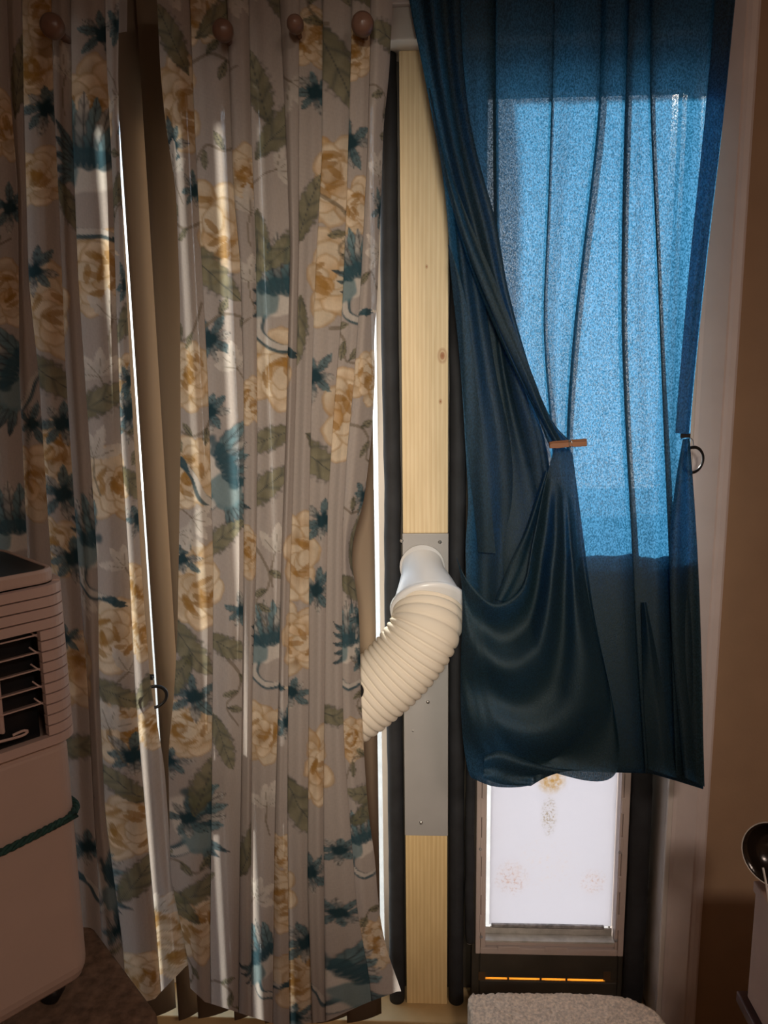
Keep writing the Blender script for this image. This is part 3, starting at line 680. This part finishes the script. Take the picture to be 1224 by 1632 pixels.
# doubled side hem
strip('side_hem',[(1146,-80),(1140,0),(1122,200),(1101,400),(1083,600),(1076,690)],[(1178,-80),(1170,0),(1151,200),(1127,400),(1106,600),(1098,692)],
      lambda s,t: YT-.020+0*s+0*t, fold=.001)
# back sheet left of the gathered edge
strip('back_sheet',[(642,-80),(652,0),(672,100),(693,200),(708,300),(717,400),(726,500),(735,600),(741,700),(746,800),(742,870),(744,940),(746,1010),(750,1120),(762,1236)],
      [(735,-80),(738,0),(742,100),(755,200),(775,330),(800,450),(835,600),(868,700),(880,790),(880,850),(870,920),(866,980),(866,1020),(866,1120),(862,1222)],
      lambda s,t: YT-.012+.012*t+0*s, n=40, rows=190, fold=.008, freq=2.3, seedv=1)
strip('back_sheet_layer',[(642,-80),(652,0),(672,100),(693,200),(708,300),(717,400),(726,500),(735,600),(741,700),(746,800),(742,870),(744,940),(746,1010),(750,1120),(762,1236)],
      [(735,-80),(738,0),(742,100),(755,200),(775,330),(800,450),(835,600),(868,700),(880,790),(880,850),(870,920),(866,980),(866,1020),(866,1120),(862,1222)],
      lambda s,t: YT+.010+.010*t+0*s, n=40, rows=190, fold=.008, freq=2.3, seedv=1)
# inner fold strip (lighter, turned towards the room)
strip('inner_fold',[(714,390),(722,470),(732,560),(740,650),(747,740),(756,820),(762,880)],
      [(716,390),(740,470),(752,560),(764,650),(774,740),(784,820),(790,882)],
      lambda s,t: YT-.030-.012*t, n=10, fold=.003, freq=.5)
# leading edge gathered to the clothespin
strip('gathered_edge',[(645,-80),(655,0),(680,140),(702,250),(735,380),(775,490),(815,580),(850,650),(874,708)],
      [(728,-80),(730,0),(737,118),(758,235),(790,353),(812,470),(846,590),(880,670),(908,702)],
      lambda s,t: YT-.045-.010*s+.012*np.abs(t-.45), n=26, rows=160, fold=.006, freq=2.0, seedv=2.2)
strip('gathered_edge_fold',[(683,140),(701,250),(725,345),(752,420),(790,510),(828,595),(862,668),(884,708)],
      [(686,140),(712,250),(745,345),(780,425),(815,512),(848,595),(876,668),(896,704)],
      lambda s,t: YT-.066+0*s+.014*np.abs(t-.5), n=14, rows=120, fold=.002, freq=1, seedv=0)
# pouch
rowsS=[[(727,886),(746,926),(788,962),(832,936),(849,862),(868,772),(884,712)],
       [(735,925),(758,990),(800,1030),(846,1000),(872,892),(886,800),(892,712)],
       [(737,975),(760,1050),(802,1085),(858,1045),(888,920),(898,815),(897,713)],
       [(735,1035),(757,1110),(806,1140),(872,1090),(903,960),(906,840),(901,714)],
       [(734,1110),(757,1170),(812,1195),(890,1140),(918,1000),(913,860),(905,716)],
       [(738,1180),(764,1215),(824,1232),(905,1180),(938,1050),(920,880),(908,718)],
       [(746,1228),(780,1246),(836,1246),(868,1222),(965,1130),(931,920),(911,722)],
       [(752,1240),(790,1254),(846,1251),(852,1226),(984,1227),(944,960),(913,726)]]
nS,mS=70,90
G=np.array([cr(r_,mS) for r_ in rowsS]); G=np.stack([cr(G[:,j],nS) for j in range(mS)],1)
s=np.linspace(0,1,nS)[:,None]; t=np.linspace(0,1,mS)[None,:]
bul=np.sin(math.pi*np.clip(t*1.15,0,1))**.8
Ys_=YT-.040-.050*bul*(.55+.45*np.sin(math.pi*s))-.021*np.sin(2*math.pi*(3.0*s**.85)+1.0)*bul*(1-.4*s)-.008*(1-s)
Ys_=Ys_-.03*sm(.75,1,t)*(1-s)*0
make_sheet('pouch',G[:,:,0],G[:,:,1],Ys_,M_teal,tc_)
# turned hem inside the pouch
strip('turned_hem',[(868,750),(852,800),(835,850),(812,900),(790,955)],[(880,752),(866,800),(856,855),(846,915),(815,962)],
      lambda s,t: YT-.052-.01*s+.02*np.abs(t-.4), n=16, fold=.004, freq=1.2)
# hem folds at the bottom of the pouch
strip('hem_fold',[(772,1205),(800,1196),(840,1212),(880,1224),(935,1228)],[(770,1240),(800,1250),(835,1252),(849,1250),(850,1224)],
      lambda s,t: YT-.098+.018*s+.015*np.abs(t-.4), n=20, fold=.006, freq=1.3)
# pinched fold below the side clip
strip('side_fold',[(1088,700),(1078,760),(1068,850),(1068,940),(1074,1060),(1084,1170),(1090,1238)],[(1099,698),(1104,760),(1110,850),(1115,950),(1119,1080),(1121,1180),(1123,1254)],
      lambda s,t: YT-.030-.045*s+.012*np.abs(t-.4), n=20, rows=120, fold=.007, freq=1.0, seedv=.4)
strip('lower_pleat',[(1022,960),(1024,1060),(1028,1150),(1034,1226)],[(1030,960),(1050,1060),(1064,1150),(1078,1240)],
      lambda s,t: YT-.062-.010*s+.015*np.abs(t-.6), n=14, rows=80, fold=.003, freq=.5)

# clothespin
cp=P(909,708,-.225)
pin=thing('clothespin',cp,'brown wooden clothespin pinching the teal curtain','clothespin')
def leg(dy,dz,rot,l):
    prof=[(-.036,-.0045),(-.02,-.005),(-.004,-.0042),(-.002,-.0028),(.002,-.0028),(.004,-.0045),(l,-.0045),(l,.0045),(-.03,.0045),(-.036,.003)]
    V=[(x,y,z) for y in (0,.0055) for x,z in prof]; n=len(prof)
    F=[list(range(n)),list(range(n,2*n))[::-1]]+[[i,n+i,n+(i+1)%n,(i+1)%n] for i in range(n)]
    Mx=Matrix.Translation(cp+Vector((0,dy,dz)))@Matrix.Rotation(R(rot),4,'Z')@Matrix.Rotation(R(3),4,'Y').inverted()
    o=obj('clothespin_leg',xf(V,Mx),F,M_pin,pin); bev(o,.0006,1)
leg(-.006,0,0,.027); leg(.003,.0025,9,.030)
obj('spring',*tube([cp+Vector((-.001+.0022*math.cos(a),-.0085+.018*a/25,.001+.0058*math.sin(a))) for a in np.linspace(0,25,90)],.0007,6),M_wire,pin,True)
# clip rings
def clip_ring(label, px, py, rpx, Y, tilt, a1, cx, cy):
    c=P(px,py,Y); r=rpx/1226*(1.55+Y); o=thing('curtain_ring',c-Vector((0,0,r)),label,'curtain ring','black clip rings on the curtains')
    pts=[c+Vector((r*math.cos(a),tilt*math.cos(a),r*math.sin(a))) for a in np.linspace(0,2*math.pi,49)[:-1]]
    n=10; V=[];F=[]
    for i,p in enumerate(pts):
        out=(p-c).normalized()
        for k in range(n):
            th=6.283*k/n; V.append(p+out*.0030*math.cos(th)+Vector((0,1,0))*.0030*math.sin(th))
    for i in range(48):
        for k in range(n): F.append([i*n+k,i*n+(k+1)%n,((i+1)%48)*n+(k+1)%n,((i+1)%48)*n+k])
    rg_=obj('ring',V,F,M_ring,o,True)
    q=P(cx,cy,Y)
    for sgn in (-1,1): bx('clip_jaw',q+Vector((-.009,-.001+sgn*.0045,-.0038)),q+Vector((.009,.001+sgn*.0030,.0038)),M_ring,o,.0008)
    top=c+Vector((0,0,r)); mid=(top+q)/2+Vector((.006,0,.003))
    obj('wire_link',*tube(cr([tuple(q+Vector((.003,0,-.002))),tuple(mid),tuple(top+Vector((.001,0,-.004)))],12),.0008,6),M_wire,rg_,True)
clip_ring('black ring on a clip at the right edge of the teal curtain',1104,733,20,YT-.01,.012,0,1091,694)
clip_ring('black ring on a clip at the inner edge of the left floral curtain',245,1111,19,YC+.02,.012,0,237,1079)
clip_ring('black ring mostly hidden behind the floral curtain in front of the hose',563,1101,15,-.2385,0,0,558,1080)

# ------------------------------------------------------------------ carpeted step under the pet door
zst=P(850,1586,-.075).z
outl=[Pz(746,1590,zst),Pz(752,1583,zst),Pz(800,1581,zst),Pz(900,1582,zst),Pz(965,1584,zst),Pz(1005,1590,zst),Pz(1045,1608,zst),Pz(1068,1640,zst)]
outl=[(p.x,p.y) for p in outl]; outl+=[(outl[-1][0]-.01,-.42),(outl[0][0]+.01,-.42)]
# resample outline and build rings
def resample(poly,n):
    p=np.array(poly+[poly[0]]); sg=np.r_[0,np.cumsum(np.linalg.norm(np.diff(p,axis=0),axis=1))]; s_=np.linspace(0,sg[-1],n+1)[:-1]
    return np.stack([np.interp(s_,sg,p[:,0]),np.interp(s_,sg,p[:,1])],-1)
pl=resample(outl,260); cen=pl.mean(0); V=[];F=[]; n=260
rings=[(1.0,0.0),(1.0,zst*.5),(1.0,zst-.008),(.995,zst-.002)]+[(f,zst) for f in np.linspace(.98,.03,42)]
for f,z in rings:
    nz=np.random.default_rng(int(f*1e5)+int(z*1e4)).normal(0,1,(n,3))*np.array([.0012,.0012,.0011 if z>0.01 else 0])
    q=cen+(pl-cen)*f; V+= [(a+e[0],b+e[1],max(0,z+e[2])) for (a,b),e in zip(q,nz)]
for i in range(len(rings)-1):
    for k in range(n): F.append([i*n+k,i*n+(k+1)%n,(i+1)*n+(k+1)%n,(i+1)*n+k])
F.append([(len(rings)-1)*n+k for k in range(n)])
tag(obj('carpeted_step',V,F,M_step,None,True),'low beige speckled step on the floor in front of the pet door','step')

# ------------------------------------------------------------------ portable air conditioner on a raised carpeted platform
AY=-.43
Ct=P(83,905,AY); Cb=P(131,1560,AY)
d1=Vector((.656,.755,0)); e1=-d1; e2=Vector((-.755,.656,0)); C=Vector(((Ct.x+Cb.x)/2,AY,0)); C=C-(d1*.0)+ (e1+e2)*(-.010)
AW,AD=.34,.22
def zc(py): return P(90+(py-905)*.07,py,AY).z
z_top,z_bot=zc(905),zc(1562)
ZPL=z_bot-.035
def outline(inset=0,r=.03,a1=AW,b1=AD,n=8):
    r2=max(.004,r-inset); pts=[]
    for (ca,cb,st) in ((r2+inset,r2+inset,180),(a1-inset-r2,r2+inset,270),(a1-inset-r2,b1-inset-r2,0),(r2+inset,b1-inset-r2,90)):
        for k in range(n+1):
            th=R(st+90*k/n); pts.append((ca+r2*math.cos(th),cb+r2*math.sin(th)))
    return [C+e1*a+e2*b for a,b in pts]
def stack(levels):                     # (inset,z) levels -> closed solid
    rings=[[(p.x,p.y,z) for p in outline(i)] for i,z in levels]; n=len(rings[0]); V=[p for r_ in rings for p in r_]; F=[]
    for i in range(len(rings)-1):
        for k in range(n): F.append([i*n+k,i*n+(k+1)%n,(i+1)*n+(k+1)%n,(i+1)*n+k])
    F.append(list(range(n))[::-1]); F.append([(len(rings)-1)*n+k for k in range(n)]); return V,F
bc=C+e1*AW/2+e2*AD/2
ac=thing('air_conditioner',(bc.x,bc.y,ZPL),'beige portable air conditioner with dark slatted grille and rope around it','air conditioner')
zg0,zg1=zc(1172),zc(925)
obj('body',*stack([(.030,z_bot),(.018,z_bot+.004),(.008,z_bot+.014),(.002,z_bot+.028),(0,z_bot+.04),(0,zg0-.018),(.001,zg0-.014),(.004,zg0-.012),(.004,zg0-.006),(.001,zg0-.004),(.001,zg0)]),M_ac,ac,False)
obj('top_frame',*stack([(.001,zg1),(0,zg1+.003),(0,z_top-.004),(.003,z_top),(.008,z_top),(.009,z_top-.006)]),M_ac,ac)
obj('top_panel',*stack([(.0095,z_top-.0065),(.0095,z_top-.001)]),M_black,ac)
obj('inner_core',*stack([(.035,zg0),(.035,zg1)]),M_black,ac)
# rear and side shell behind the grille
def wallpiece(pts,z0,z1,th,mat,name):
    V=[];F=[]
    n=len(pts)
    for i,p in enumerate(pts):
        tg=(pts[min(i+1,n-1)]-pts[max(i-1,0)]).normalized(); nr=Vector((tg.y,-tg.x,0))
        for z in (z0,z1):
            V.append((p.x,p.y,z)); q=p-nr*th; V.append((q.x,q.y,z))
    for i in range(n-1):
        a=i*4;b=a+4; F+=[[a,b,b+2,a+2],[a+1,a+3,b+3,b+1],[a+2,b+2,b+3,a+3],[a,a+1,b+1,b]]
    F+=[[0,2,3,1],[n*4-4,n*4-3,n*4-1,n*4-2]]
    return obj(name,V,F,mat,ac)
ol=outline(.001); nn=9
# order: corner0 arc (index 0..8) at C going from the e2 side to the e1 side, then the front face towards the camera
back=[ol[i] for i in range(len(ol)-1,nn*2-1,-1)][::-1]+[ol[0],ol[1],ol[2],ol[3]]
wallpiece(back,zg0,zg1,.012,M_ac,'rear_shell')
arc=[ol[i] for i in range(2,9)]
corner=arc+[C+e1*.040+e2*.001]
nrib=15; hz=(zg1-zg0)/nrib
f_end=C+e1*(AW-.031)+e2*.001
for i in range(nrib):
    z0=zg0+i*hz; z1=z0+hz-.0022
    full = i>=nrib-4 or i<1
    wallpiece(corner+([f_end] if full else []),z0,z1,.012,M_acrib,'grille_rib')
    if full:
        pts=[p-(e2)*.0025-(e1)*.0 for p in (C+e1*.036+e2*.0,C+e1*.046)]
        wallpiece(pts,z0+.001,z1-.001,.006,M_acrib,'grille_tab')
# louvre fins across the dark opening
for py in (1008,1035,1061,1088,1114):
    z=zc(py-4); a=C+e1*.036+e2*.012; b=C+e1*(AW-.03)+e2*.012
    nrm=-e2
    V=[];F=[]
    for p in (a,b):
        for o_,dz in ((-.010,-.0025),(.010,.0025),(.010,.0002),(-.010,-.0048)):
            q=p+nrm*o_; V.append((q.x,q.y,z+dz))
    F=[[0,1,5,4],[1,2,6,5],[2,3,7,6],[3,0,4,7],[0,3,2,1],[4,5,6,7]]
    fo_=obj('louvre',V,F,M_acrib,ac)
    pz=[C+e1*.034+e2*.006+Vector((0,0,z-.006)),C+e1*.044+e2*.004+Vector((0,0,z+.003)),C+e1*.050+e2*.010+Vector((0,0,z+.010))]
    obj('fin_hook',*tube(pz,.0014,6),M_acrib,fo_,True)
q=C+e1*.10+e2*.012
bx('louvre_link',(q.x-.005,q.y-.003,zc(1140)),(q.x+.005,q.y+.003,zc(1010)),M_acrib,ac)
zl=zc(1141); obj('louvre_lever',*tube(cr([tuple(C+e1*a+e2*-.002+Vector((0,0,zl+dz))) for a,dz in ((.14,.0),(.10,-.004),(.075,-.005),(.068,-.001),(.075,.002),(.09,.0))],24),.0022,8),M_acrib,ac,True)
bx('control_label',(bc.x-.03,bc.y-.02,z_top-.001),(bc.x+.03,bc.y+.02,z_top-.0005),M_black,ac,0)
for a,b in ((.05,.05),(AW-.05,.05),(.05,AD-.05),(AW-.05,AD-.05)):
    p=C+e1*a+e2*b; v,f=lathe([(0,-.018),(.012,-.0175),(.0175,-.012),(.0175,.012),(.012,.0175),(0,.018)],18)
    cas_=obj('caster',xf(v,Matrix.Translation((p.x,p.y,ZPL+.0176))@Matrix.Rotation(R(90),4,'X')),f,M_black,ac,True)
    bx('caster_stem',(p.x-.006,p.y-.006,ZPL+.018),(p.x+.006,p.y+.006,z_bot+.002),M_black,cas_,0)
# rope
zr=zc(1292)
rp=[p+Vector((0,0,zr)) for p in outline(-.005,.03)]; rp=[tuple(p) for p in rp]; rp.append(rp[0])
rp=cr(rp,420); rp=[Vector(p)-Vector((0,0,.012*math.sin(math.pi*max(0,min(1,(Vector(p)-C).dot(e1)/AW))))) for p in rp]
parts=[]
for sI in range(3):
    pts=[]
    for i,p in enumerate(rp):
        tg=(rp[min(i+1,len(rp)-1)]-rp[max(i-1,0)]).normalized(); o_=Vector((tg.y,-tg.x,0)); th=i*.5+sI*2.094
        pts.append(p+o_*.0032*math.cos(th)+Vector((0,0,1))*.0032*math.sin(th))
    parts.append(tube(pts,.0034,7))
rp_lo=min(p.z for p in rp)
rope=tag(obj('rope',*join(parts),M_rope,None,True),'dark green braided rope tied around the air conditioner','rope')
# platform
A=Pz(252,1612,ZPL); B=Pz(140,1462,ZPL)
if B.y>-.14:
    t_=(A.y+.14)/(A.y-B.y); B=A+(B-A)*t_
plat=[(A.x,A.y),(B.x,B.y),(-1.35,B.y),(-1.35,-1.15),(A.x+.02,-1.15),(A.x+.02,A.y-.12)]
pv=prism(plat,0,ZPL); po=obj('carpeted_platform',*pv,M_carpet); bev(po,.012,3)
tag(po,'raised brown carpeted platform under the air conditioner','platform')

# ------------------------------------------------------------------ stool corner at the right edge
SY=-.30
zt_=P(1200,1592,SY-.02).z
s0=P(1172,1594,SY)
stl=thing('stool',(s0.x+.16,SY-.10,0),'dark maroon wooden stool at the lower right edge','stool')
bx('seat',(s0.x,SY-.22,zt_-.022),(s0.x+.34,SY,zt_),M_stool,stl)
bx('apron',(s0.x+.02,SY-.20,zt_-.07),(s0.x+.32,SY-.185,zt_-.022),M_stool,stl)
for a in (.02,.285):
    for b in (-.20,-.05): bx('leg',(s0.x+a,SY+b,0),(s0.x+a+.035,SY+b+.035,zt_-.022),M_stool,stl)
b0=P(1200,1500,SY-.015); zb1=P(1205,1405,SY-.015).z
cb=thing('storage_box',(b0.x+.12,SY-.10,zt_),'pinkish tan box standing on the dark stool','box')
bx('box_body',(b0.x-.003,SY-.19,zt_),(b0.x+.25,SY-.015,zb1-.02),M_box,cb)
bx('lid',(b0.x-.006,SY-.194,zb1-.02),(b0.x+.254,SY-.011,zb1),M_box,cb)
bc_=P(1236,1362,SY-.06); rb_=.052
bw=thing('bowl',(bc_.x,bc_.y,zb1),'dark glossy bowl with pale rim tipped on its side on the tan box','bowl')
Mx=Matrix.Translation(bc_)@Vector((-.62,-.75,.22)).to_track_quat('Z','Y').to_matrix().to_4x4()
prf=[(.001,-.038),(.02,-.038),(.038,-.030),(.048,-.014),(rb_,.004),(rb_-.003,.0045),(.044,-.012),(.034,-.026),(.018,-.033),(.001,-.034)]
v,f=lathe(prf,40); obj('bowl_body',xf(v,Mx),f,M_bowl,bw,True)
v,f=lathe([(rb_-.0012,.004),(rb_-.0008,.0052),(rb_+.0004,.0052),(rb_+.0007,.003),(rb_-.0005,.003)],40); obj('rim',xf(v,Mx),f,M_bowlrim,bw,True)
cc=[P(1216,1383,-.505),P(1219,1398,-.507),P(1222,1415,-.506),P(1226,1440,-.503),P(1231,1460,-.50)]
obj('cord',*tube(cr([tuple(q) for q in cc],16),.0016,8),M_cord,bw,True)
